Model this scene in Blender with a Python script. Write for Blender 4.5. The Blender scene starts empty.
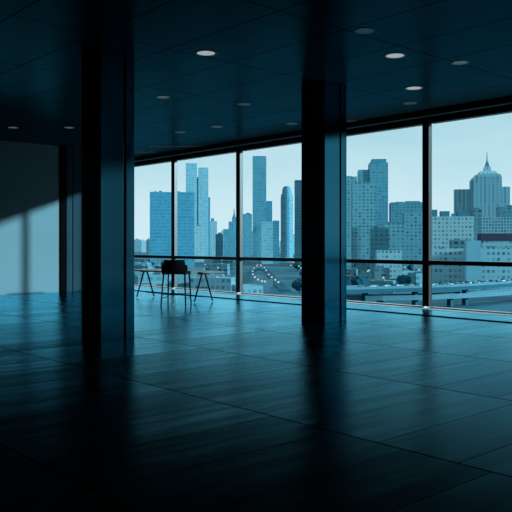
import bpy, bmesh, math, random
from mathutils import Vector, Matrix
random.seed(7)
SC = bpy.context.scene
COL = SC.collection
F = 733.5                       # focal length in pixels of a 512 px frame
CA, SA = 0.6672, 0.7449         # cos / sin of the camera yaw
EYE = 1.4
HORIZ = 244.7
HC = 4.31                       # ceiling height
DW = 13.46                      # distance of the glass line
HEAD = 4.03                     # glass head
CURB = 0.056
BAY = 3.14
GZ = -26.0                      # street level below

# ------------------------------------------------------------------ helpers
def spot(x, t):
    """plan position seen at column x of the photograph, t metres ahead of the camera"""
    c = (x - 256) / F
    return Vector((t * (CA * c - SA), t * (SA * c + CA)))

def height(y, t):
    return EYE + (HORIZ - y) * t / F

def on_ceiling(x, y):
    return spot(x, (HC - EYE) * F / (HORIZ - y))

def finish(name, bm, mat, parent=None, smooth=False, kind=None, loc=None):
    me = bpy.data.meshes.new(name)
    bmesh.ops.recalc_face_normals(bm, faces=bm.faces[:])
    bm.to_mesh(me); bm.free()
    mats = mat if isinstance(mat, (list, tuple)) else [mat]
    for m in mats:
        me.materials.append(m)
    if smooth:
        for p in me.polygons:
            p.use_smooth = True
    o = bpy.data.objects.new(name, me)
    COL.objects.link(o)
    if parent: o.parent = parent
    if kind: o['kind'] = kind
    if loc: o.location = loc
    return o

def thing(name, label, cat, loc=(0, 0, 0), rz=0.0, group=None, kind=None):
    o = bpy.data.objects.new(name, None)
    COL.objects.link(o)
    o.location = loc; o.rotation_euler = (0, 0, rz)
    if kind: o['kind'] = kind
    tag(o, label, cat, group)
    return o

def tag(o, label, cat, group=None):
    if label: o['label'] = label
    if cat: o['category'] = cat
    if group: o['group'] = group
    return o

def box(bm, x0, x1, y0, y1, z0, z1, bevel=0.0, rot=None):
    vs = [bm.verts.new((x, y, z)) for z in (z0, z1) for x, y in ((x0, y0), (x1, y0), (x1, y1), (x0, y1))]
    fs = [(0, 3, 2, 1), (4, 5, 6, 7), (0, 1, 5, 4), (1, 2, 6, 5), (2, 3, 7, 6), (3, 0, 4, 7)]
    faces = [bm.faces.new([vs[i] for i in f]) for f in fs]
    if bevel:
        es = list({e for f in faces for e in f.edges})
        bmesh.ops.bevel(bm, geom=es, offset=bevel, segments=2, affect='EDGES', profile=0.5)
    return vs

def B(*a, **k):
    bm = bmesh.new(); box(bm, *a, **k); return bm

def prism(bm, pts, z0, z1, top=1.0, cx=0, cy=0):
    a = [bm.verts.new((x, y, z0)) for x, y in pts]
    b = [bm.verts.new((cx + (x - cx) * top, cy + (y - cy) * top, z1)) for x, y in pts]
    n = len(pts)
    bm.faces.new(a[::-1]); bm.faces.new(b)
    for i in range(n):
        bm.faces.new([a[i], a[(i + 1) % n], b[(i + 1) % n], b[i]])

def lathe(bm, prof, n=24, cx=0, cy=0, cap=True):
    rings = []
    for r, z in prof:
        rings.append([bm.verts.new((cx + r * math.cos(2 * math.pi * k / n), cy + r * math.sin(2 * math.pi * k / n), z)) for k in range(n)])
    for a, b in zip(rings, rings[1:]):
        for k in range(n):
            bm.faces.new([a[k], a[(k + 1) % n], b[(k + 1) % n], b[k]])
    if cap:
        bm.faces.new(rings[0][::-1]); bm.faces.new(rings[-1])

def tube(bm, pts, r, n=10, r1=None):
    pts = [Vector(p) for p in pts]
    rings = []
    for i, p in enumerate(pts):
        d = (pts[min(i + 1, len(pts) - 1)] - pts[max(i - 1, 0)]).normalized()
        up = Vector((0, 0, 1)) if abs(d.z) < 0.95 else Vector((1, 0, 0))
        s = d.cross(up).normalized(); u = s.cross(d)
        rr = r if r1 is None else r + (r1 - r) * i / (len(pts) - 1)
        rings.append([bm.verts.new(p + rr * (math.cos(2 * math.pi * k / n) * s + math.sin(2 * math.pi * k / n) * u)) for k in range(n)])
    for a, b in zip(rings, rings[1:]):
        for k in range(n):
            bm.faces.new([a[k], a[(k + 1) % n], b[(k + 1) % n], b[k]])
    bm.faces.new(rings[0][::-1]); bm.faces.new(rings[-1])

def T(pts, r, n=10, r1=None):
    bm = bmesh.new(); tube(bm, pts, r, n, r1); return bm

# ------------------------------------------------------------------ materials
class NT:
    def __init__(self, m):
        m.use_nodes = True
        self.t = m.node_tree; self.t.nodes.clear()
    def n(self, kind, **kw):
        nd = self.t.nodes.new(kind)
        for k, v in kw.items(): setattr(nd, k, v)
        return nd
    def l(self, a, b): self.t.links.new(a, b)
    def math(self, op, a, b=None, c=None):
        nd = self.n('ShaderNodeMath', operation=op)
        for i, v in enumerate((a, b, c)):
            if v is None: continue
            if isinstance(v, (int, float)): nd.inputs[i].default_value = v
            else: self.l(v, nd.inputs[i])
        return nd.outputs[0]
    def mix(self, fac, a, b):
        nd = self.n('ShaderNodeMix', data_type='RGBA')
        for i, v in ((0, fac), (6, a), (7, b)):
            if isinstance(v, (int, float)): nd.inputs[i].default_value = v
            elif isinstance(v, tuple): nd.inputs[i].default_value = (*v, 1) if len(v) == 3 else v
            else: self.l(v, nd.inputs[i])
        return nd.outputs[2]

def plain(name, col, rough=0.6, metal=0.0, spec=0.5, noise=0.12, scale=6.0):
    m = bpy.data.materials.new(name); t = NT(m)
    out = t.n('ShaderNodeOutputMaterial'); b = t.n('ShaderNodeBsdfPrincipled')
    t.l(b.outputs[0], out.inputs[0])
    tc = t.n('ShaderNodeTexCoord'); nz = t.n('ShaderNodeTexNoise')
    nz.inputs['Scale'].default_value = scale; t.l(tc.outputs['Object'], nz.inputs['Vector'])
    lo = tuple(c * (1 - noise) for c in col); hi = tuple(min(1, c * (1 + noise)) for c in col)
    t.l(t.mix(nz.outputs[0], lo, hi), b.inputs['Base Color'])
    b.inputs['Roughness'].default_value = rough
    b.inputs['Metallic'].default_value = metal
    b.inputs['Specular IOR Level'].default_value = spec
    return m

def emit(name, col, strength):
    m = bpy.data.materials.new(name); t = NT(m)
    out = t.n('ShaderNodeOutputMaterial'); e = t.n('ShaderNodeEmission')
    e.inputs[0].default_value = (*col, 1); e.inputs[1].default_value = strength
    t.l(e.outputs[0], out.inputs[0])
    return m

def polished(t, base, rough, tint, ior, normal=None, amount=1.0, power=1.0, gain=1.0):
    """matte body under a tinted polish whose strength follows Fresnel; returns the shader socket"""
    df = t.n('ShaderNodeBsdfDiffuse'); gl = t.n('ShaderNodeBsdfGlossy', distribution='BECKMANN')
    fr = t.n('ShaderNodeFresnel'); fr.inputs['IOR'].default_value = ior
    mx = t.n('ShaderNodeMixShader')
    if isinstance(base, tuple): df.inputs[0].default_value = (*base, 1)
    else: t.l(base, df.inputs[0])
    gl.inputs[0].default_value = (*tint, 1)
    if isinstance(rough, float): gl.inputs['Roughness'].default_value = rough
    else: t.l(rough, gl.inputs['Roughness'])
    f = fr.outputs[0]
    if power != 1.0: f = t.math('MINIMUM', t.math('MULTIPLY', t.math('POWER', f, power), gain), 1.0)
    if not (isinstance(amount, float) and amount == 1.0): f = t.math('MULTIPLY', f, amount)
    t.l(f, mx.inputs[0])
    if normal is not None:
        t.l(normal, gl.inputs['Normal']); t.l(normal, fr.inputs['Normal'])
    t.l(df.outputs[0], mx.inputs[1]); t.l(gl.outputs[0], mx.inputs[2])
    return mx.outputs[0]

def glass(name, tint, gloss):
    m = bpy.data.materials.new(name); t = NT(m)
    out = t.n('ShaderNodeOutputMaterial')
    tr = t.n('ShaderNodeBsdfTransparent'); tr.inputs[0].default_value = (*tint, 1)
    gl = t.n('ShaderNodeBsdfGlossy'); gl.inputs['Roughness'].default_value = 0.02
    mx = t.n('ShaderNodeMixShader'); mx.inputs[0].default_value = gloss
    t.l(tr.outputs[0], mx.inputs[1]); t.l(gl.outputs[0], mx.inputs[2]); t.l(mx.outputs[0], out.inputs[0])
    return m

def brushed_metal(name, col, rough):
    m = bpy.data.materials.new(name); t = NT(m)
    out = t.n('ShaderNodeOutputMaterial'); gl = t.n('ShaderNodeBsdfGlossy', distribution='BECKMANN')
    tc = t.n('ShaderNodeTexCoord'); nz = t.n('ShaderNodeTexNoise'); nz.inputs['Scale'].default_value = 1.5
    t.l(tc.outputs['Object'], nz.inputs['Vector'])
    t.l(t.mix(nz.outputs[0], tuple(c * 0.93 for c in col), tuple(c * 1.07 for c in col)), gl.inputs[0])
    gl.inputs['Roughness'].default_value = rough
    t.l(gl.outputs[0], out.inputs[0])
    return m

def floor_material():
    m = bpy.data.materials.new('polished_dark_tiles'); t = NT(m)
    out = t.n('ShaderNodeOutputMaterial')
    tc = t.n('ShaderNodeTexCoord'); sep = t.n('ShaderNodeSeparateXYZ'); t.l(tc.outputs['Object'], sep.inputs[0])
    X, Y = sep.outputs[0], sep.outputs[1]
    v = t.math('DIVIDE', t.math('ADD', Y, -12.1 + 40.0), 2.0)
    row = t.math('FLOOR', v); fv = t.math('FRACT', v)
    u = t.math('ADD', t.math('DIVIDE', t.math('ADD', X, 100.37), 0.66), t.math('MULTIPLY', row, 0.37))
    colm = t.math('FLOOR', u); fu = t.math('FRACT', u)
    du = t.math('MULTIPLY', t.math('MINIMUM', fu, t.math('SUBTRACT', 1.0, fu)), 0.66)
    dv = t.math('MULTIPLY', t.math('MINIMUM', fv, t.math('SUBTRACT', 1.0, fv)), 2.0)
    ju = t.math('LESS_THAN', du, 0.005); jv = t.math('LESS_THAN', dv, 0.012)
    joint = t.math('MAXIMUM', ju, jv)
    idv = t.n('ShaderNodeCombineXYZ'); t.l(colm, idv.inputs[0]); t.l(row, idv.inputs[1])
    wn = t.n('ShaderNodeTexWhiteNoise', noise_dimensions='3D'); t.l(idv.outputs[0], wn.inputs['Vector'])
    # stone colour
    mp = t.n('ShaderNodeMapping'); mp.inputs['Scale'].default_value = (1.6, 0.35, 1); t.l(tc.outputs['Object'], mp.inputs[0])
    nz = t.n('ShaderNodeTexNoise'); nz.inputs['Scale'].default_value = 3.0; nz.inputs['Detail'].default_value = 5; t.l(mp.outputs[0], nz.inputs['Vector'])
    base = t.mix(t.math('ADD', t.math('MULTIPLY', wn.outputs[0], 0.6), t.math('MULTIPLY', nz.outputs[0], 0.4)), (0.005, 0.022, 0.032), (0.009, 0.036, 0.05))
    base = t.mix(joint, base, (0.0004, 0.0008, 0.001))
    r = t.math('ADD', t.math('MULTIPLY', nz.outputs[0], 0.10), t.math('ADD', t.math('MULTIPLY', wn.outputs[0], 0.03), FLOOR_ROUGH))
    # every tile lies a hair out of level
    geo = t.n('ShaderNodeNewGeometry')
    sub = t.n('ShaderNodeVectorMath', operation='SUBTRACT'); t.l(wn.outputs[1], sub.inputs[0]); sub.inputs[1].default_value = (.5, .5, .5)
    scl = t.n('ShaderNodeVectorMath', operation='MULTIPLY'); t.l(sub.outputs[0], scl.inputs[0]); scl.inputs[1].default_value = (0.02, 0.012, 0)
    add = t.n('ShaderNodeVectorMath', operation='ADD'); t.l(geo.outputs['Normal'], add.inputs[0]); t.l(scl.outputs[0], add.inputs[1])
    nrm = t.n('ShaderNodeVectorMath', operation='NORMALIZE'); t.l(add.outputs[0], nrm.inputs[0])
    mp2 = t.n('ShaderNodeMapping'); mp2.inputs['Scale'].default_value = (2.0, 0.28, 1); t.l(tc.outputs['Object'], mp2.inputs[0])
    nz2 = t.n('ShaderNodeTexNoise'); nz2.inputs['Scale'].default_value = 1.6; nz2.inputs['Detail'].default_value = 2; t.l(mp2.outputs[0], nz2.inputs['Vector'])
    bp = t.n('ShaderNodeBump'); bp.inputs['Strength'].default_value = 0.45; bp.inputs['Distance'].default_value = 0.012
    t.l(nz2.outputs[0], bp.inputs['Height']); t.l(nrm.outputs[0], bp.inputs['Normal'])
    t.l(polished(t, base, r, FLOOR_TINT, 1.5, bp.outputs[0], t.math('SUBTRACT', 1.0, t.math('MULTIPLY', joint, 0.85)), 3.1, 4.3), out.inputs[0])
    return m

def ceiling_material():
    m = bpy.data.materials.new('dark_ceiling_panels'); t = NT(m)
    out = t.n('ShaderNodeOutputMaterial')
    tc = t.n('ShaderNodeTexCoord'); sep = t.n('ShaderNodeSeparateXYZ'); t.l(tc.outputs['Object'], sep.inputs[0])
    def line(c, off, size, w):
        f = t.math('FRACT', t.math('DIVIDE', t.math('ADD', c, off), size))
        return t.math('LESS_THAN', t.math('MULTIPLY', t.math('MINIMUM', f, t.math('SUBTRACT', 1.0, f)), size), w)
    joint = t.math('MAXIMUM', line(sep.outputs[0], 100.2, 2.4, 0.012), line(sep.outputs[1], 100.5, 1.2, 0.012))
    idv = t.n('ShaderNodeCombineXYZ')
    t.l(t.math('FLOOR', t.math('DIVIDE', t.math('ADD', sep.outputs[0], 100.2), 2.4)), idv.inputs[0])
    t.l(t.math('FLOOR', t.math('DIVIDE', t.math('ADD', sep.outputs[1], 100.5), 1.2)), idv.inputs[1])
    wn = t.n('ShaderNodeTexWhiteNoise', noise_dimensions='3D'); t.l(idv.outputs[0], wn.inputs['Vector'])
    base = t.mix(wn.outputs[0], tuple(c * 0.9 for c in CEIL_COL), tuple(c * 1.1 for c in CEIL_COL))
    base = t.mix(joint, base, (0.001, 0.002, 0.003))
    geo = t.n('ShaderNodeNewGeometry')
    sub = t.n('ShaderNodeVectorMath', operation='SUBTRACT'); t.l(wn.outputs[1], sub.inputs[0]); sub.inputs[1].default_value = (.5, .5, .5)
    scl = t.n('ShaderNodeVectorMath', operation='MULTIPLY'); t.l(sub.outputs[0], scl.inputs[0]); scl.inputs[1].default_value = (0.03, 0.03, 0)
    add = t.n('ShaderNodeVectorMath', operation='ADD'); t.l(geo.outputs['Normal'], add.inputs[0]); t.l(scl.outputs[0], add.inputs[1])
    nrm = t.n('ShaderNodeVectorMath', operation='NORMALIZE'); t.l(add.outputs[0], nrm.inputs[0])
    t.l(polished(t, base, 0.28, CEIL_TINT, 1.4, nrm.outputs[0], t.math('SUBTRACT', 1.0, t.math('MULTIPLY', joint, 0.8))), out.inputs[0])
    return m

def facade(name, wall, win, bay=4.0, floor=3.6, wx=0.62, wz=0.55, rough=0.55, var=0.5):
    """storeys and bays of windows on a tower"""
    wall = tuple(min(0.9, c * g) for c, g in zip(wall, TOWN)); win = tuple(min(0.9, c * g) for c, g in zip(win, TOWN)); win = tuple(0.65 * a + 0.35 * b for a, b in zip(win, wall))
    m = bpy.data.materials.new(name); t = NT(m)
    out = t.n('ShaderNodeOutputMaterial'); b = t.n('ShaderNodeBsdfPrincipled'); t.l(b.outputs[0], out.inputs[0])
    tc = t.n('ShaderNodeTexCoord'); sep = t.n('ShaderNodeSeparateXYZ'); t.l(tc.outputs['Object'], sep.inputs[0])
    u = t.math('DIVIDE', t.math('ADD', t.math('ADD', sep.outputs[0], sep.outputs[1]), 900.0), bay)
    v = t.math('DIVIDE', t.math('ADD', sep.outputs[2], 900.3), floor)
    fu, fv = t.math('FRACT', u), t.math('FRACT', v)
    mask = t.math('MULTIPLY', t.math('LESS_THAN', fu, wx), t.math('LESS_THAN', fv, wz))
    idv = t.n('ShaderNodeCombineXYZ'); t.l(t.math('FLOOR', u), idv.inputs[0]); t.l(t.math('FLOOR', v), idv.inputs[1])
    wn = t.n('ShaderNodeTexWhiteNoise', noise_dimensions='3D'); t.l(idv.outputs[0], wn.inputs['Vector'])
    lo = tuple(c * (1 - var) for c in win); hi = tuple(min(1, c * (1 + var * 0.5)) for c in win)
    nz = t.n('ShaderNodeTexNoise'); nz.inputs['Scale'].default_value = 0.05; t.l(tc.outputs['Object'], nz.inputs['Vector'])
    wall_c = t.mix(nz.outputs[0], tuple(c * 0.88 for c in wall), tuple(c * 1.12 for c in wall))
    t.l(t.mix(mask, wall_c, t.mix(wn.outputs[0], lo, hi)), b.inputs['Base Color'])
    b.inputs['Roughness'].default_value = rough
    b.inputs['Specular IOR Level'].default_value = 0.2
    return m

def ground_material():
    m = bpy.data.materials.new('city_ground'); t = NT(m)
    out = t.n('ShaderNodeOutputMaterial'); b = t.n('ShaderNodeBsdfPrincipled'); t.l(b.outputs[0], out.inputs[0])
    tc = t.n('ShaderNodeTexCoord')
    mp = t.n('ShaderNodeMapping'); mp.inputs['Rotation'].default_value = (0, 0, 0.84); mp.inputs['Scale'].default_value = (1.0, 0.45, 1); t.l(tc.outputs['Object'], mp.inputs[0])
    nz = t.n('ShaderNodeTexNoise'); nz.inputs['Scale'].default_value = 0.03; nz.inputs['Detail'].default_value = 8; nz.inputs['Roughness'].default_value = 0.7
    t.l(mp.outputs[0], nz.inputs['Vector'])
    vo = t.n('ShaderNodeTexVoronoi'); vo.inputs['Scale'].default_value = 0.035; t.l(mp.outputs[0], vo.inputs['Vector'])
    r = t.n('ShaderNodeValToRGB'); t.l(nz.outputs[0], r.inputs[0])
    r.color_ramp.elements[0].position = 0.35; r.color_ramp.elements[0].color = (0.012, 0.07, 0.105, 1)
    r.color_ramp.elements[1].position = 0.72; r.color_ramp.elements[1].color = (0.05, 0.19, 0.25, 1)
    t.l(t.mix(0.35, r.outputs[0], t.mix(vo.outputs['Distance'], (0.03, 0.12, 0.17), (0.01, 0.07, 0.11))), b.inputs['Base Color'])
    b.inputs['Roughness'].default_value = 0.9
    b.inputs['Specular IOR Level'].default_value = 0.1
    return m

FLOOR_ROUGH, FLOOR_TINT = 0.2, (0.30, 0.78, 0.95)
CEIL_TINT = (0.04, 0.24, 0.31)
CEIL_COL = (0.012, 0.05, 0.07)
TOWN = (2.2, 1.20, 1.06)
SUN_E = 9.0
M = {}
M['floor'] = floor_material()
M['ceiling'] = ceiling_material()
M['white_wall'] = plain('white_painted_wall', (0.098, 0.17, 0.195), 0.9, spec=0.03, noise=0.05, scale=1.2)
M['dark_wall'] = plain('dark_painted_wall', (0.006, 0.018, 0.025), 0.8, spec=0.15)
M['pilaster'] = plain('black_pilaster', (0.0012, 0.002, 0.0025), 0.9, spec=0.01)
M['panel'] = plain('slate_blue_panel', (0.012, 0.034, 0.045), 0.85, spec=0.03, noise=0.06)
M['column'] = brushed_metal('dark_column_cladding', (0.02, 0.125, 0.178), 0.12)
M['column_core'] = plain('column_core_black', (0.0015, 0.002, 0.0025), 0.8, spec=0.05)
M['frame'] = plain('black_window_frame', (0.004, 0.007, 0.009), 0.38, spec=0.35)
M['sill'] = plain('pale_sill_rail', (0.55, 0.62, 0.64), 0.5, spec=0.2)
M['header'] = plain('black_header', (0.003, 0.006, 0.008), 0.5, spec=0.25)
M['head_trim'] = plain('blue_grey_head_trim', (0.06, 0.17, 0.22), 0.4)
M['glass'] = glass('window_glass', (0.97, 0.99, 1.0), 0.03)
M['black_metal'] = plain('black_powder_coat', (0.0015, 0.003, 0.004), 0.6, spec=0.06)
M['tabletop'] = plain('dark_table_laminate', (0.02, 0.022, 0.024), 0.3, spec=0.5)
M['upholstery'] = plain('black_upholstery', (0.002, 0.004, 0.005), 0.85, spec=0.1)
M['trim_ring'] = plain('grey_light_trim', (0.12, 0.14, 0.145), 0.4)
M['lamp'] = emit('downlight_lamp', (0.80, 0.93, 1.0), 0.42)
M['lamp_dim'] = emit('downlight_lamp_dim', (0.5, 0.8, 1.0), 0.12)
M['lamp_off'] = plain('unlit_downlight_lens', (0.06, 0.10, 0.11), 0.3)
M['ground'] = ground_material()

# ------------------------------------------------------------------ room shell
XL, XR, YB = -25.11, 6.29, -6.0
WX = -20.0
finish('floor', B(XL - 0.3, XR + 0.3, YB - 0.3, DW + 0.35, -0.3, 0.0), M['floor'], kind='structure')
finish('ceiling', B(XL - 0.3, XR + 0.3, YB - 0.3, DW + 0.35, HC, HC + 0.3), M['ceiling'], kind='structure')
finish('wall_left', B(WX - 0.3, WX, YB, 11.7, 0, HC), M['white_wall'], kind='structure')
finish('wall_end', B(XL - 0.3, XL, YB, DW + 0.3, 0, HC), M['dark_wall'], kind='structure')
finish('wall_right', B(XR, XR + 0.3, YB, DW + 0.3, 0, HC), M['dark_wall'], kind='structure')
finish('wall_back', B(XL - 0.3, XR + 0.3, YB - 0.3, YB, 0, HC), M['dark_wall'], kind='structure')
bm = bmesh.new()
box(bm, XL, XR, DW - 0.02, DW + 0.3, HEAD + 0.07, HC)
box(bm, XL, XR, DW - 0.16, DW - 0.02, HEAD + 0.16, HC, 0.004)
finish('wall_front', bm, M['header'], kind='structure')
finish('trim_7', B(XL, XR, DW - 0.17, DW - 0.02, HEAD + 0.145, HEAD + 0.16, 0.003), M['head_trim'], kind='structure')
# raised strip of floor along the glass
finish('trim_1', B(XL, XR, DW - 1.33, DW + 0.3, 0.0, 0.022, 0.003), M['floor'], kind='structure')
finish('trim_6', B(XL, XR, DW - 0.34, DW + 0.3, 0.022, 0.026, 0.001), M['sill'], kind='structure')
# left wall: black pilaster and slate panels
finish('trim_2', B(WX, WX + 0.06, 10.14, 10.335, 0, HC, 0.003), M['pilaster'], kind='structure')
finish('trim_3', B(WX, WX + 0.025, 10.34, 10.53, 0, HC, 0.003), M['panel'], kind='structure')
finish('trim_4', B(WX, WX + 0.025, 10.56, 11.7, 0, HC, 0.003), M['panel'], kind='structure')
finish('trim_5', B(WX, WX + 0.012, 10.53, 10.56, 0, HC), M['pilaster'], kind='structure')

# ------------------------------------------------------------------ windows
MW, MD = 0.17, 0.09
TZ0, TZ1 = 0.965, 1.055
for k in range(10):
    x0 = XL + k * BAY; x1 = x0 + BAY
    w = bpy.data.objects.new('window_%d' % (k + 1), None); COL.objects.link(w)
    w['kind'] = 'structure'; w.location = (x0, DW, CURB)
    z0, z1 = 0.0, HEAD - CURB
    def P(name, mat, *a, **kw):
        o = finish(name, B(*a, **kw), mat, parent=w); return o
    P('mullion', M['frame'], -MW / 2, MW / 2, -MD, 0.03, z0, z1 + 0.07, 0.006)
    if k == 9:
        P('mullion', M['frame'], BAY - MW / 2, BAY, -MD, 0.03, z0, z1 + 0.07, 0.006)
    h = MW / 2
    P('transom', M['frame'], h, BAY - h, -MD, 0.03, TZ0 - CURB, TZ1 - CURB, 0.006)
    P('head_rail', M['frame'], h, BAY - h, -0.06, 0.10, z1, z1 + 0.07, 0.005)
    P('sill_rail', M['sill'], h, BAY - h, -0.05, 0.09, z0 - 0.03, z0 - 0.004, 0.004)
    P('upper_pane', M['glass'], h, BAY - h, 0.0, 0.012, TZ1 - CURB, z1)
    P('lower_pane', M['glass'], h, BAY - h, 0.0, 0.012, z0 - 0.004, TZ0 - CURB)

# ------------------------------------------------------------------ columns
def column(x1, y0, size, label):
    """square column whose corner nearest the camera is (x1, y0)"""
    x0, y1 = x1 - size, y0 + size
    cx, cy = (x0 + x1) / 2, (y0 + y1) / 2
    c = thing('column', label, 'column', (cx, cy, 0))
    s = size / 2; d = 0.03
    finish('core', B(-s + d, s - d, -s + d, s - d, 0, HC), M['column_core'], c)
    a, g = 0.42 * s, 0.022           # the groove sits at about seven tenths of each face
    for (xa, xb, ya, yb) in ((s - d, s, -s, a - g), (s - d, s, a + g, s - d),
                             (-s, -a - g, -s, -s + d), (-a + g, s - d, -s, -s + d),
                             (-s, -s + d, -s + d, -a - g), (-s, -s + d, -a + g, s),
                             (-s + d, a - g, s - d, s), (a + g, s, s - d, s)):
        finish('cladding_panel', B(xa, xb, ya, yb, 0, HC, 0.003), M['column'], c)
    return c
column(-9.44, 5.43, 0.57, 'dark metal-clad square column nearest the camera, left of the table')
column(-8.84, 9.55, 0.58, 'dark metal-clad square column between the middle and right windows')

# ------------------------------------------------------------------ ceiling lights
DL = [(206, 53, 'lamp', 'brightly lit recessed ceiling downlight right of the left column top'),
      (163, 97, 'lamp_dim', 'dim downlight just right of the left column, about halfway up the ceiling'),
      (69, 127.5, 'lamp_dim', 'dim ceiling downlight just left of the left column'),
      (13, 127.5, 'lamp_dim', 'dim ceiling downlight at the far left edge of the photo'),
      (27, 146, 'lamp_off', 'faint small downlight at the far left, lowest above the pale wall'),
      (244, 104, 'lamp_off', 'unlit ceiling downlight above the second window pane'),
      (217, 126.5, 'lamp_off', 'unlit ceiling downlight over the window left of the right column'),
      (180, 132, 'lamp_off', 'unlit small ceiling downlight over the table'),
      (395, 55.5, 'lamp', 'brightly lit ceiling downlight right of the right column'),
      (460, 62.5, 'lamp_dim', 'dim ceiling downlight nearest the upper right corner'),
      (414, 88, 'lamp', 'lit ceiling downlight above the thick mullion at right'),
      (410, 103, 'lamp_off', 'unlit downlight just below the lit one above the right mullion'),
      (364, 30.5, 'lamp_off', 'unlit downlight highest in the picture, right of the right column'),
      (292, 123.5, 'lamp_off', 'unlit downlight beside the left edge of the right column'),
      (352, 121, 'lamp_off', 'unlit downlight against the right edge of the right column')]
for x, y, kind, label in DL:
    p = on_ceiling(x, y)
    d = thing('downlight', label, 'ceiling light', (p.x, p.y, HC), group='recessed downlights in the dark ceiling')
    r = 0.17 if kind == 'lamp' else 0.14
    bm = bmesh.new(); lathe(bm, [(r * 0.8, -0.004), (r * 1.0, -0.006), (r, 0.0), (r * 0.8, 0.0), (r * 0.8, -0.004)], 28, cap=False)
    finish('trim_ring', bm, M['trim_ring'], d, True)
    bm = bmesh.new(); lathe(bm, [(r * 0.8, -0.003), (r * 0.8, 0.0)], 28)
    finish('lens', bm, M[kind], d)
for x, y, L, label in ((177, 146.3, 1.6, 'thin slot diffuser in the ceiling over the table'),
                       (142, 152, 0.7, 'short slot diffuser in the ceiling close to the left column')):
    p = on_ceiling(x, y)
    d = thing('slot_diffuser', label, 'air vent', (p.x, p.y, HC), math.radians(48), group='slot diffusers near the window')
    finish('vent_frame', B(-L / 2, L / 2, -0.07, 0.07, -0.008, 0, 0.002), M['trim_ring'], d)
    for q in (-0.03, 0.03):
        finish('slot', B(-L / 2 + 0.03, L / 2 - 0.03, q - 0.014, q + 0.014, -0.0095, -0.007), M['column_core'], d)

# ------------------------------------------------------------------ trestle table
TX1, TX0, TY0, TY1, TT = -14.0, -16.85, 10.44, 11.5, 0.745
tb = thing('trestle_table', 'long dark trestle table with A-shaped legs by the window', 'table', ((TX0 + TX1) / 2, (TY0 + TY1) / 2, 0))
hx, hy = (TX1 - TX0) / 2, (TY1 - TY0) / 2
finish('tabletop', B(-hx, hx, -hy, hy, TT - 0.035, TT, 0.004), M['tabletop'], tb)
def trestle(px, y0, y1):
    ym = (y0 + y1) / 2
    t = finish('trestle', T([(px, ym - 0.16, TT - 0.05), (px, ym + 0.16, TT - 0.05)], 0.02), M['black_metal'], tb)
    for ya, yb in ((ym - 0.05, y0), (ym + 0.05, y1)):
        finish('leg', T([(px, ya, TT - 0.05), (px, yb, 0.02)], 0.022, r1=0.018), M['black_metal'], t)
    finish('crossbar', T([(px, ym - 0.16, 0.36), (px, ym + 0.16, 0.36)], 0.009), M['black_metal'], t)
    return t
yc = (TY0 + TY1) / 2
trestle(hx - 0.15, 10.68 - yc, 11.24 - yc)
trestle(-16.5 - (TX0 + TX1) / 2, 10.56 - yc, 11.10 - yc)
finish('stretcher', T([(-16.5 - (TX0 + TX1) / 2, -0.10, 0.13), (hx - 0.15, -0.02, 0.13)], 0.009), M['black_metal'], tb)

# ------------------------------------------------------------------ counter chair
ch = thing('counter_chair', 'black low-backed counter chair pulled up to the front of the table', 'chair', (-13.80, 9.90, 0), math.radians(38))
SZ = 0.755
bm = bmesh.new(); box(bm, -0.29, 0.29, -0.22, 0.24, SZ - 0.03, SZ + 0.035, 0.02)
finish('seat', bm, M['upholstery'], ch)
bm = bmesh.new()
n = 14; rows = []
for z, hw, dep in ((SZ + 0.02, 0.305, 0.0), (SZ + 0.17, 0.305, -0.01), (SZ + 0.185, 0.26, -0.012), (SZ + 0.30, 0.235, -0.03)):
    rows.append([(hw * (2 * i / n - 1), -0.20 + dep + 0.07 * (2 * i / n - 1) ** 2, z) for i in range(n + 1)])
fr = [[bm.verts.new(p) for p in r] for r in rows]
bk = [[bm.verts.new((p[0], p[1] - 0.035, p[2])) for p in r] for r in rows]
for a, b in zip(range(3), range(1, 4)):
    for i in range(n):
        bm.faces.new([fr[a][i], fr[a][i + 1], fr[b][i + 1], fr[b][i]])
        bm.faces.new([bk[a][i + 1], bk[a][i], bk[b][i], bk[b][i + 1]])
    for i in (0, n):
        bm.faces.new([fr[a][i], fr[b][i], bk[b][i], bk[a][i]])
for i in range(n):
    bm.faces.new([fr[0][i + 1], fr[0][i], bk[0][i], bk[0][i + 1]])
    bm.faces.new([fr[3][i], fr[3][i + 1], bk[3][i + 1], bk[3][i]])
finish('backrest', bm, M['upholstery'], ch)
tops = [(-0.25, -0.18), (0.25, -0.18), (-0.25, 0.20), (0.25, 0.20)]
feet = [(-0.29, -0.25), (0.29, -0.25), (-0.28, 0.26), (0.28, 0.26)]
def lerp(k, z):
    f = 1 - z / SZ
    return (tops[k][0] + (feet[k][0] - tops[k][0]) * f, tops[k][1] + (feet[k][1] - tops[k][1]) * f, z)
for k in range(4):
    finish('leg', T([(*tops[k], SZ - 0.02), (*feet[k], 0.0)], 0.02, r1=0.016), M['black_metal'], ch)
for a, b, z in ((0, 1, 0.26), (2, 3, 0.26), (0, 2, 0.18), (1, 3, 0.18)):
    finish('footrest', T([lerp(a, z), lerp(b, z)], 0.009), M['black_metal'], ch)

# ------------------------------------------------------------------ the city outside
finish('ground', B(-6000, 3000, 60, 6000, GZ - 1, GZ), M['ground'], kind='structure')

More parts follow.
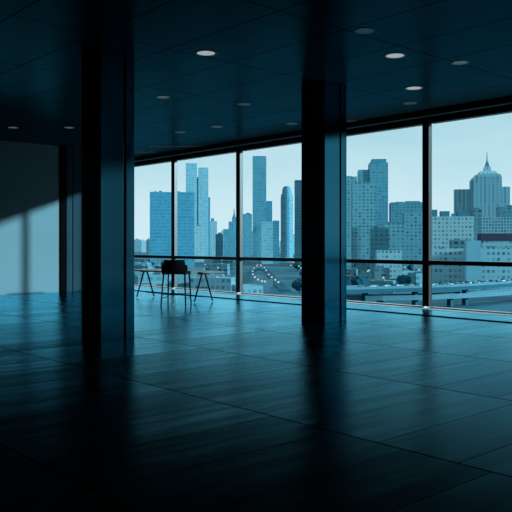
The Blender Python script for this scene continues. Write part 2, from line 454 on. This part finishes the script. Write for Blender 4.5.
FM = {}
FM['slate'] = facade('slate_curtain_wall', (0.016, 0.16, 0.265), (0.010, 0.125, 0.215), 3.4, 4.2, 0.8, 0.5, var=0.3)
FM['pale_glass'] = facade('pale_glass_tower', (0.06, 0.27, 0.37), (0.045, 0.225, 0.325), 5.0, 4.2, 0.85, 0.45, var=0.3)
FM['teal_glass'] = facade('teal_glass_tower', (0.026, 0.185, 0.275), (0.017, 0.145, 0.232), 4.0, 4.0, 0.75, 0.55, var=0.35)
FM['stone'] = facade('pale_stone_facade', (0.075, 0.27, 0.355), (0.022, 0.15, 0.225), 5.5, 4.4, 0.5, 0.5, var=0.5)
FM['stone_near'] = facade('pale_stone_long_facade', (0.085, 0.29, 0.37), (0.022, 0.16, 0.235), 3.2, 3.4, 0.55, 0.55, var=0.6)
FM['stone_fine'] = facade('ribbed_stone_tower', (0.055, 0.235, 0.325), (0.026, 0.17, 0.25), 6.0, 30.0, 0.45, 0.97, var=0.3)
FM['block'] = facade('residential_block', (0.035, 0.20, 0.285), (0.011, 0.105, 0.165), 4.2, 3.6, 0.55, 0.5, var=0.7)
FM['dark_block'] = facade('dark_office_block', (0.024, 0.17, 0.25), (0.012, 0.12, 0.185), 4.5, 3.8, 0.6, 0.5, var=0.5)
FM['haze'] = facade('far_hazed_block', (0.075, 0.27, 0.365), (0.055, 0.23, 0.32), 6.0, 5.0, 0.5, 0.5, var=0.3)  # distant haze is painted in as a paler facade colour
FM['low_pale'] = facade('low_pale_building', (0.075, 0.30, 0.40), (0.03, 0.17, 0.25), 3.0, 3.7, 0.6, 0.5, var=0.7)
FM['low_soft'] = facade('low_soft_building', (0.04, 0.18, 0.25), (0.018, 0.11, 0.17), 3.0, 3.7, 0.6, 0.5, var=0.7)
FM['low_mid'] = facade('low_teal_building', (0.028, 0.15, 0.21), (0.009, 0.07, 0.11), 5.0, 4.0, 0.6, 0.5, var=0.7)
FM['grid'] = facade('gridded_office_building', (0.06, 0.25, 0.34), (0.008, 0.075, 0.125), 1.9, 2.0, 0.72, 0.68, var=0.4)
FM['shade_tower'] = facade('shade_tower_facade', (0.26, 0.42, 0.47), (0.1, 0.22, 0.27), 3.0, 3.5, 0.5, 0.5, var=0.3)
FM['roof'] = plain('flat_roof', (0.03, 0.15, 0.21), 0.9, spec=0.05)
FM['stair'] = plain('pale_blue_render', (0.12, 0.32, 0.40), 0.9, spec=0.05, scale=0.2)
FM['maroon'] = plain('dull_maroon_cladding', (0.035, 0.045, 0.075), 0.9, spec=0.05)
FM['road'] = plain('pale_concrete_deck', (0.06, 0.155, 0.195), 0.9, spec=0.05, scale=0.3)
FM['road_dark'] = plain('asphalt', (0.012, 0.07, 0.10), 0.9, spec=0.05, scale=0.3)
FM['leaf'] = plain('dark_foliage', (0.006, 0.05, 0.07), 0.95, spec=0.02, noise=0.5, scale=0.6)
FM['white_car'] = plain('white_vehicle_paint', (0.35, 0.45, 0.48), 0.4)
FM['street_lamp'] = emit('street_lamp_head', (0.75, 0.95, 1.0), 0.75)

YAW = math.atan2(SA, CA)
def tower_root(name, label, cat, xc, t, rz=0.0, group=None):
    p = spot(xc, t)
    towers.append((p, t))
    return thing(name, label, cat, (p.x, p.y, GZ), YAW - math.atan((xc - 256) / F) * (1.0 if xc < 256 else 0.5) + rz, group)
towers = []

def Wm(px, t): return px * t / F

boxes = []
def add_box(root, part, x0, x1, ytop, t, xc, mat, depth=None, ybot=None, off=0.0):
    """a block of a building between columns x0..x1 of the view, rising to ytop; coordinates local to the building"""
    a, b = Wm(x0 - xc, t), Wm(x1 - xc, t)
    boxes.append((x0, x1, t, t + (depth if depth else b - a)))
    d = depth if depth else (b - a)
    z1 = height(ytop, t) - GZ
    z0 = 0.0 if ybot is None else height(ybot, t) - GZ
    o = finish(part, B(a, b, off, off + d, z0, z1), mat, root)
    return o

# --- left pane
def simple(name, label, x0, x1, ytop, t, mat, tops=(), cat='building', depth=None):
    xc = (x0 + x1) / 2
    r = tower_root(name, label, cat, xc, t)
    add_box(r, 'body', x0, x1, ytop, t, xc, mat, depth)
    for (a, b, y) in tops:
        w = Wm(b - a, t)
        add_box(r, 'roof_unit', a, b, y, t, xc, FM['roof'], min(w, depth or w), ytop, off=2.0)
    return r

simple('office_tower', 'broad dark blue slab building behind the leftmost mullion', 150, 194.3, 192, 930, FM['slate'], ((154, 157, 191.2), (159, 162, 190.8), (176, 180, 191.2)), depth=30)
r = tower_root('skyscraper', 'tall pale glass skyscraper standing behind the broad dark slab', 'skyscraper', 197, 1350)
add_box(r, 'body', 185.8, 197, 163.3, 1350, 197, FM['pale_glass'], 34)
add_box(r, 'wing', 198.2, 208.3, 167.5, 1350, 197, FM['pale_glass'], 34)
add_box(r, 'recess', 197, 198.2, 177, 1350, 197, FM['slate'], 30, off=3)
add_box(r, 'lower_wing', 208.3, 210.2, 197, 1350, 197, FM['teal_glass'], 26)
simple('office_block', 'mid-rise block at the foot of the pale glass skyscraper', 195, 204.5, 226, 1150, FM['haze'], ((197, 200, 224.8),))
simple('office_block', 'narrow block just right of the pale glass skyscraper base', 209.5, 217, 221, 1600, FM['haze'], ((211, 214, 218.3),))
simple('office_block', 'low dark block left of the stepped spire building', 215.5, 223, 234, 1420, FM['teal_glass'], ((218, 221, 232.6),))
r = tower_root('spire_building', 'small stepped building with a spire left of the second mullion', 'building', 231, 1500)
add_box(r, 'body', 223.6, 238, 229, 1500, 231, FM['teal_glass'], 25)
add_box(r, 'upper_step', 228.5, 238, 221.5, 1500, 231, FM['teal_glass'], 20, 229, off=2)
add_box(r, 'top_step', 232, 236, 217, 1500, 231, FM['teal_glass'], 9, 221.5, off=4)
bm = bmesh.new(); lathe(bm, [(3.0, height(217, 1500) - GZ), (1.2, height(213, 1500) - GZ), (0.5, height(208, 1500) - GZ)], 8, cx=Wm(3.2, 1500), cy=8)
finish('spire', bm, FM['roof'], r)
# --- second pane
simple('office_block', 'dark mid-rise block touching the right side of the second mullion', 241, 252, 214, 1400, FM['teal_glass'], ((246, 250, 212.8),))
r = tower_root('skyscraper', 'tallest slim slab skyscraper in the middle window', 'skyscraper', 259.4, 1250)
add_box(r, 'body', 252.6, 266.3, 156.8, 1250, 259.4, FM['teal_glass'], 24)
add_box(r, 'crown', 253, 265.9, 156, 1250, 259.4, FM['roof'], 22, 156.8, off=0.8)
simple('office_tower', 'slim darker tower tucked behind the slim slab skyscraper', 265.5, 272.2, 201, 1500, FM['slate'])
r = tower_root('office_block', 'two-tone block in front of the slim slab skyscraper', 'building', 270, 1050)
add_box(r, 'body', 261.5, 273, 221.5, 1050, 270, FM['pale_glass'], 20)
add_box(r, 'wing', 273, 279.3, 220.5, 1050, 270, FM['slate'], 24)
r = tower_root('rounded_tower', 'tower with a domed crown between slab skyscraper and right column', 'skyscraper', 287, 1150)
R0 = Wm(6.3, 1150)
hz = lambda y, t=1150: height(y, t) - GZ
bm = bmesh.new(); lathe(bm, [(R0, 0), (R0, hz(199)), (R0 * 0.93, hz(194))], 16, cy=R0)
finish('body', bm, FM['teal_glass'], r)
bm = bmesh.new(); lathe(bm, [(R0 * 0.8, hz(194)), (R0 * 0.74, hz(189.5)), (R0 * 0.62, hz(187))], 16, cy=R0)
finish('crown', bm, FM['teal_glass'], r)
bm = bmesh.new(); lathe(bm, [(R0 * 0.5, hz(187)), (R0 * 0.45, hz(186))], 16, cy=R0)
finish('crown_cap', bm, FM['roof'], r)
simple('office_tower', 'banded glass tower cut off by the left edge of the right column', 294.8, 316, 180, 1000, FM['teal_glass'], depth=25)
# --- third pane
simple('apartment_tower', 'pale windowed apartment tower against the right edge of the right column', 340, 357, 176.5, 900, FM['block'], ((346, 352, 175.8),), depth=25)
r = tower_root('skyscraper', 'stepped high-rise with the tallest crown right of the right column', 'skyscraper', 374, 950)
add_box(r, 'low_step', 351.5, 359, 181.5, 950, 374, FM['block'], 25, off=2)
add_box(r, 'middle_step', 358.7, 370, 169.6, 950, 374, FM['teal_glass'], 26)
add_box(r, 'body', 369.6, 387.8, 162.7, 950, 374, FM['teal_glass'], 30, off=-2)
add_box(r, 'crown', 371.8, 386.2, 159, 950, 374, FM['slate'], 22, 162.7, off=0)
simple('apartment_block', 'pale gridded apartment block in front of the stepped high-rise', 352, 375.5, 182.5, 800, FM['block'], ((356, 360, 181.6), (364, 367, 181.7)), depth=20)
simple('office_block', 'broad dark block left of the thick right mullion', 391.2, 430, 202.2, 900, FM['dark_block'], ((396, 404, 201.6), (406, 420, 201)), depth=30)
simple('office_block', 'lighter block in front of the broad dark one, by the thick right mullion', 404.5, 427, 212.8, 760, FM['block'], ((408, 413, 211.6),), depth=20)
simple('apartment_block', 'lower apartment block at the foot of the stepped high-rise', 383.5, 404, 223.5, 700, FM['block'], ((387, 391, 222), (396, 401, 222.4)), depth=18)
simple('apartment_block', 'dark low block below the pale gridded apartment block', 371, 389, 228, 640, FM['dark_block'], ((374, 379, 226.6),), depth=16)
simple('apartment_block', 'lowest wide block along the transom right of the right column', 377, 402, 250.5, 560, FM['low_pale'], ((381, 385, 249.5), (392, 396, 249.3)), depth=16)
# --- right pane: the spire skyscraper
t0 = 1100
r = tower_root('spire_skyscraper', 'broad stone skyscraper with a pointed spire in the right window', 'skyscraper', 488.2, t0)
z = lambda y: height(y, t0) - GZ
add_box(r, 'wing', 454, 472, 188.7, t0, 486, FM['stone_fine'], 14, off=6)
add_box(r, 'wing', 498, 507.7, 186.6, t0, 486, FM['stone_fine'], 14, off=6)
add_box(r, 'shoulder', 469.3, 472.3, 180, t0, 486, FM['stone_fine'], 14, off=3)
add_box(r, 'body', 471.8, 499.2, 177, t0, 486, FM['stone_fine'], 30, off=0)
def frus(part, hw0, hw1, y0, y1, mat, cy=18):
    bm = bmesh.new(); a = Wm(hw0, t0); cx = Wm(0.7, t0)
    prism(bm, [(cx - a, cy - a), (cx + a, cy - a), (cx + a, cy + a), (cx - a, cy + a)], z(y0), z(y1), hw1 / hw0, cx, cy)
    return finish(part, bm, mat, r)
frus('upper_step', 12.2, 11.5, 177, 174, FM['stone_fine'])
frus('crown', 9.8, 7.0, 174, 170.5, FM['stone'])
frus('crown_lantern', 4.0, 2.6, 170.5, 165.5, FM['stone'])
frus('spire_base', 2.2, 0.8, 165.5, 160, FM['roof'])
bm = bmesh.new(); lathe(bm, [(Wm(0.65, t0), z(160)), (Wm(0.2, t0), z(150))], 8, cx=Wm(0.7, t0), cy=18)
finish('spire', bm, FM['roof'], r)
# --- right pane: nearer buildings
r = simple('office_building', 'long pale building with roof plant in the right window', 428, 473.5, 216.5, 620, FM['stone_near'], ((431, 438, 209.5), (441, 450, 211), (452, 456, 213.5), (458, 468, 211.8)), depth=24)
simple('office_block', 'narrow dark block between the long pale building and the gridded one', 473.8, 482, 209, 640, FM['low_mid'], ((475, 480, 207.6),), depth=20)
r = tower_root('office_building', 'gridded glass office building above a dull maroon band at right', 'building', 500, 480)
add_box(r, 'body', 482, 524, 217, 480, 500, FM['grid'], 18, 233.5)
add_box(r, 'maroon_band', 481.6, 524, 233.5, 480, 500, FM['maroon'], 18.5, 240.5, off=-0.5)
add_box(r, 'base', 483, 524, 240.5, 480, 500, FM['low_pale'], 16)
simple('office_block', 'tall block behind the gridded office building at the right edge', 500, 525, 206.5, 700, FM['dark_block'], ((508, 516, 205),), depth=22)
simple('office_building', 'white angular stair block in front of the gridded building', 466.5, 480.5, 240.5, 440, FM['stair'], ((468, 472, 239.5),), depth=11)
simple('depot_building', 'long low white building above the transom in the right window', 431, 467, 248.5, 470, FM['low_pale'], ((440, 446, 247.4),), depth=12)
simple('depot_building', 'long low white building with dark openings at the right edge', 480, 524, 247.5, 455, FM['low_pale'], ((490, 496, 246.4),), depth=12)
simple('office_block', 'mid-height dark block behind the long low white building', 452, 470, 240, 520, FM['low_mid'], ((455, 460, 238.6),), depth=14)

# --- added unseen tower at right: placed to keep sun off column, floor and right windows
sd = Vector((1.71, 1.0)).normalized(); sq = Vector((sd.y, -sd.x))
p = sd * 95 + sq * (-4.0)
r = thing('office_tower', 'added unseen tower block shading the right end of the room', 'building', (p.x, p.y, GZ), math.atan2(sq.y, sq.x))
finish('body', B(-11, 11, 0, 20, 0, 54), FM['shade_tower'], r)
finish('roof_unit', B(-5, 4, 4, 14, 54, 57), FM['roof'], r)

# --- far districts: individual blocks on the skyline
PANES = (('left', 130, 172), ('second', 177, 236), ('middle', 241, 300), ('third', 348, 424), ('right', 433, 520))
def pane_name(x):
    for n_, a, b in PANES:
        if x <= b: return n_
    return 'right'
def in_loop(x, t, w):
    yb = HORIZ + (EYE - GZ) * F / t
    return 245 - w * 0.6 < x < 288 + w * 0.6 and 266.5 < yb < 297
mesh_cache = {}
def quick(name, label, group, x, t, wpx, ytop, mat, depth):
    key = (name, mat.name)
    if key not in mesh_cache:
        me = bpy.data.meshes.new(name); bm = bmesh.new()
        box(bm, -0.5, 0.5, -0.5, 0.5, 0, 1)
        box(bm, -0.3, 0.1, -0.2, 0.25, 1, 1.08)
        bmesh.ops.recalc_face_normals(bm, faces=bm.faces[:]); bm.to_mesh(me); bm.free(); me.materials.append(mat)
        mesh_cache[key] = me
    w = Wm(wpx, t); hgt = height(ytop, t) - GZ
    me = mesh_cache[key].copy()
    me.transform(Matrix.Diagonal((w, depth, max(hgt, 3.0), 1)))
    o = bpy.data.objects.new(name, me); COL.objects.link(o)
    p = spot(x, t); o.location = (p.x, p.y, GZ); o.rotation_euler = (0, 0, YAW + random.uniform(-0.35, 0.35))
    tag(o, label, 'building', group)
    return o
placed = []
def free(x, t, wpx, gap=1.0):
    w = Wm(wpx, t); p = spot(x, t)
    for x0, x1, t0_, t1_ in boxes:
        if x0 - wpx * 0.6 - 1 < x < x1 + wpx * 0.6 + 1 and t0_ - 16 < t < t1_ + 16: return False
    for q, w2 in placed:
        if (p - q).length < (w + w2) * 0.75 + gap: return False
    placed.append((p, w)); return True
for k in range(70):
    x = random.uniform(128, 520); t = random.uniform(1750, 2900)
    w = random.uniform(3.5, 9)
    ytop = random.uniform(230, 243) if 210 < x < 300 else random.uniform(235, 244)
    if x < 152: ytop = random.uniform(238, 244)
    if not free(x, t, w): continue
    quick('distant_block', 'distant city block paled by painted haze on the skyline seen through the %s window' % pane_name(x), 'distant blocks through the %s window' % pane_name(x), x, t, w, ytop, FM['haze'], random.uniform(14, 30))
for k in range(230):
    x = random.uniform(130, 520); t = 380 * (1300 / 380) ** random.random()
    w = random.uniform(10, 26) / t * F
    ybase = HORIZ + (EYE - GZ) * F / t
    hh = random.uniform(4, 11)
    ytop = HORIZ + (EYE - GZ - hh) * F / t
    if x > 426 and t < 620: continue
    if 226 < x < 306 and in_loop(x, t, w): continue
    if 226 < x < 300: hh *= 0.6; ytop = HORIZ + (EYE - GZ - hh) * F / t
    if not free(x, t, w, 6.0): continue
    mat = random.choice((FM['low_soft'], FM['low_mid'], FM['low_mid'], FM['dark_block']))
    tone = 'pale' if mat is FM['low_soft'] else 'dark teal'
    quick('low_building', '%s low flat-roofed building down below the %s window' % (tone, pane_name(x)), '%s low buildings below the %s window' % (tone, pane_name(x)), x, t, w, ytop, mat, random.uniform(8, 16))

# --- trees
tree_me = None
def tree(x, t, s, where):
    global tree_me
    if tree_me is None:
        bm = bmesh.new()
        bmesh.ops.create_icosphere(bm, subdivisions=3, radius=1.0)
        for v in bm.verts:
            d = v.co.normalized()
            f = 1 + 0.18 * math.sin(7 * d.x + 3 * d.z) * math.cos(6 * d.y - 2 * d.x) + random.uniform(-0.07, 0.07)
            v.co = Vector((d.x * f, d.y * f, d.z * f * 0.85 + 1.35))
        tree_me = bpy.data.meshes.new('crown'); bm.to_mesh(tree_me); bm.free(); tree_me.materials.append(FM['leaf'])
    p = spot(x, t)
    r = thing('street_tree', 'dark round street tree down below the %s window' % where, 'tree', (p.x, p.y, GZ), random.uniform(0, 6), 'street trees below the %s window' % where)
    r.scale = (s, s, s * random.uniform(0.85, 1.2))
    c = bpy.data.objects.new('crown', tree_me); COL.objects.link(c); c.parent = r
    finish('trunk', T([(0, 0, 0), (0, 0, 0.7)], 0.12, 6), FM['road_dark'], r)
for k in range(70):
    x = random.uniform(130, 510); t = 400 * (900 / 400) ** random.random()
    if x > 426 and t < 470: continue
    if 226 < x < 306 and in_loop(x, t, 12): continue
    if free(x, t, 6 / t * F, 1.0): tree(x, t, random.uniform(2.5, 4.5), pane_name(x))

# --- viaduct in the right panes
def deck(name, label, cat, pts, width, z, thick, mat, rail, piers=True):
    r = thing(name, label, cat, (pts[0].x, pts[0].y, GZ))
    o0 = pts[0]
    bm = bmesh.new(); pr = None; rails = bmesh.new(); prr = None
    for i, p in enumerate(pts):
        d = (pts[min(i + 1, len(pts) - 1)] - pts[max(i - 1, 0)]).normalized(); s = Vector((-d.y, d.x))
        q = p - o0
        ring = [bm.verts.new((*(q + s * a), zz)) for a, zz in ((-width / 2, z - thick), (width / 2, z - thick), (width / 2, z), (-width / 2, z))]
        if pr:
            for k in range(4): bm.faces.new([pr[k], pr[(k + 1) % 4], ring[(k + 1) % 4], ring[k]])
        else: bm.faces.new(ring[::-1])
        pr = ring
        if rail:
            rr = [[rails.verts.new((*(q + s * a), zz)) for a, zz in ((sg * width / 2, z), (sg * (width / 2 - 0.3), z), (sg * (width / 2 - 0.3), z + rail), (sg * width / 2, z + rail))] for sg in (-1, 1)]
            if prr:
                for A, Bq in zip(prr, rr):
                    for k in range(4): rails.faces.new([A[k], A[(k + 1) % 4], Bq[(k + 1) % 4], Bq[k]])
            prr = rr
    bm.faces.new(pr)
    finish('deck', bm, mat, r)
    if rail: finish('parapet', rails, FM['road'], r)
    else: rails.free()
    if piers:
        for i in range(1, len(pts) - 1, 2):
            q = pts[i] - o0
            finish('pier', B(q.x - 1.0, q.x + 1.0, q.y - 1.0, q.y + 1.0, 0, z - thick), FM['road_dark'], r)
    return r
def ground_px(x, y, z=0.0):
    return spot(x, (EYE - GZ - z) * F / (y - HORIZ))
up = [ground_px(x, y, 9.0) for x, y in ((340, 289), (365, 288.4), (390, 287.8), (415, 287.2), (440, 286.4), (465, 285.2), (490, 283.6), (515, 281.5), (545, 278.5))]
deck('viaduct', 'pale elevated road with traffic crossing the right windows', 'bridge', up, 11, 9.0, 1.6, FM['road_dark'], 1.1)
lo = [ground_px(x, y, 5.0) for x, y in ((345, 297), (380, 297), (415, 296.5), (450, 295.2), (485, 293.2), (520, 290.4), (550, 288))]
deck('ramp', 'lower pale ramp running beneath the elevated road at right', 'bridge', lo, 9, 5.0, 1.2, FM['road'], 0.9)
# traffic on the viaduct
def car(p, ang, z, label, group, s=1.0):
    r = thing('car', label, 'car', (p.x, p.y, z), ang, group); r.scale = (s, s, s)
    finish('body', B(-2.2, 2.2, -0.9, 0.9, 0.3, 0.95, 0.15), FM['white_car'], r)
    finish('cabin', B(-1.2, 1.0, -0.8, 0.8, 0.95, 1.5, 0.2), FM['road_dark'], r)
    bm = bmesh.new()
    for wx in (-1.4, 1.4):
        for wy in (-0.9, 0.7):
            tube(bm, [(wx, wy, 0.33), (wx, wy + 0.2, 0.33)], 0.33, 8)
    finish('wheels', bm, FM['road_dark'], r)
def along(pts, f):
    f *= len(pts) - 1; i = min(int(f), len(pts) - 2)
    return pts[i].lerp(pts[i + 1], f - i), (pts[i + 1] - pts[i])
for k in range(26):
    f = 0.13 + 0.8 * k / 26 + random.uniform(-0.008, 0.008)
    p, d = along(up, f); s = Vector((-d.y, d.x)).normalized()
    q = p + s * (2.4 if k % 2 else -2.4)
    car(q, math.atan2(d.y, d.x), GZ + 9.02, 'white car driving along the pale elevated road', 'cars on the elevated road')
# --- looping road with lamps in the middle window
loop = []
for k in range(25):
    a = math.radians(20 + 250 * k / 24)
    cx, cy, rx, ry = 259.5, 279, 12.3, 10.3
    loop.append((cx + rx * math.cos(a), cy - ry * math.sin(a)))
pts = [ground_px(x, y, 1.0) for x, y in [(285.5, 289.8), (282, 287), (278, 283.8), (274.5, 280.5)] + loop]
deck('loop_road', 'curving loop road ringed with lamps in the middle window', 'road', pts, 6, 1.0, 1.0, FM['road_dark'], 0, False)
def lamp(p, label, group, h=5.5):
    r = thing('street_lamp', label, 'street lamp', (p.x, p.y, GZ + 0.0), 0, group)
    finish('pole', T([(0, 0, 0), (0, 0, h)], 0.14, 6), FM['road'], r)
    bm = bmesh.new(); bmesh.ops.create_icosphere(bm, subdivisions=2, radius=0.72)
    for v in bm.verts: v.co.z = v.co.z * 0.8 + h
    finish('lamp_head', bm, FM['street_lamp'], r)
for i, p in enumerate(pts):
    d = (pts[min(i + 1, len(pts) - 1)] - pts[max(i - 1, 0)]).normalized(); s = Vector((-d.y, d.x))
    if i < 4 or i % 2 == 0: lamp(p + s * 4.2, 'small glowing street lamp along the loop road', 'lamps along the loop road')
for k in range(60):
    x = random.uniform(132, 520); t = 430 * (1100 / 430) ** random.random()
    if x > 426 and t < 620: continue
    if 226 < x < 306 and in_loop(x, t, 3): continue
    if not free(x, t, 0.7, 0.5): continue
    lamp(spot(x, t), 'small bright street lamp scattered among low buildings below the %s window' % pane_name(x), 'street lamps below the %s window' % pane_name(x), 8.0)
tent = tower_root('pavilion', 'pale wedge-roofed pavilion inside the loop road', 'building', 262, 470)
bm = bmesh.new()
prism(bm, [(-9, -4), (7, -4), (7, 4), (-9, 4)], 0, 2.5)
vs = [bm.verts.new(c) for c in ((-9, -4, 2.5), (7, -4, 2.5), (7, 4, 2.5), (-9, 4, 2.5), (7, -4, 5.5), (7, 4, 5.5))]
for f in ((0, 1, 4), (3, 5, 2), (1, 2, 5, 4), (0, 4, 5, 3)): bm.faces.new([vs[i] for i in f])
finish('hall', bm, FM['road'], tent)

# ------------------------------------------------------------------ light
w = bpy.data.worlds.new('overcast_sky'); SC.world = w; t = NT(w)
out = t.n('ShaderNodeOutputWorld'); bg = t.n('ShaderNodeBackground'); t.l(bg.outputs[0], out.inputs[0])
tc = t.n('ShaderNodeTexCoord'); sep = t.n('ShaderNodeSeparateXYZ'); t.l(tc.outputs['Generated'], sep.inputs[0])
ramp = t.n('ShaderNodeValToRGB'); t.l(sep.outputs[2], ramp.inputs[0])
el = ramp.color_ramp.elements
el[0].position = 0.0; el[0].color = (0.66, 0.84, 0.885, 1)
el[1].position = 1.0; el[1].color = (1.15, 1.45, 1.55, 1)
for pos, c in ((0.06, (0.61, 0.81, 0.865, 1)), (0.12, (0.46, 0.72, 0.80, 1)), (0.20, (0.34, 0.62, 0.72, 1)), (0.30, (0.36, 0.64, 0.74, 1)), (0.55, (0.65, 0.90, 0.97, 1))):
    e = el.new(pos); e.color = c
mp = t.n('ShaderNodeMapping'); mp.inputs['Scale'].default_value = (2.0, 2.0, 9.0); t.l(tc.outputs['Generated'], mp.inputs[0])
nz = t.n('ShaderNodeTexNoise'); nz.inputs['Scale'].default_value = 2.2; nz.inputs['Detail'].default_value = 5; t.l(mp.outputs[0], nz.inputs['Vector'])
cr = t.n('ShaderNodeValToRGB'); t.l(nz.outputs[0], cr.inputs[0])
cr.color_ramp.elements[0].position = 0.42; cr.color_ramp.elements[1].position = 0.75
cl = t.math('MULTIPLY', cr.outputs[0], 0.45)
t.l(t.mix(cl, ramp.outputs[0], (0.67, 0.845, 0.895)), bg.inputs[0])
bg.inputs[1].default_value = 1.08

sun = bpy.data.lights.new('sun', 'SUN'); sun.energy = SUN_E; sun.angle = math.radians(1.8); sun.color = (0.62, 0.90, 1.0)
so = bpy.data.objects.new('sun', sun); COL.objects.link(so)
so.rotation_euler = Vector((-1.71, -1.0, -0.395)).to_track_quat('-Z', 'Y').to_euler()
so.location = (40, 40, 20)

# ------------------------------------------------------------------ camera
cam = bpy.data.cameras.new('camera'); cam.sensor_width = 36.0; cam.lens = F / 512 * 36.0
cam.shift_y = -(256 - HORIZ) / 512; cam.clip_end = 12000; cam.clip_start = 0.05
co = bpy.data.objects.new('camera', cam); COL.objects.link(co)
co.location = (0, 0, EYE); co.rotation_euler = (math.radians(90), 0, YAW)
SC.camera = co
SC.view_settings.view_transform = 'Standard'; SC.view_settings.look = 'None'
SC.view_settings.gamma = 1.0; SC.view_settings.exposure = 0.0
SC.view_settings.use_curve_mapping = False
SC.cycles.use_denoising = True
SC.cycles.max_bounces = 8; SC.cycles.transparent_max_bounces = 16
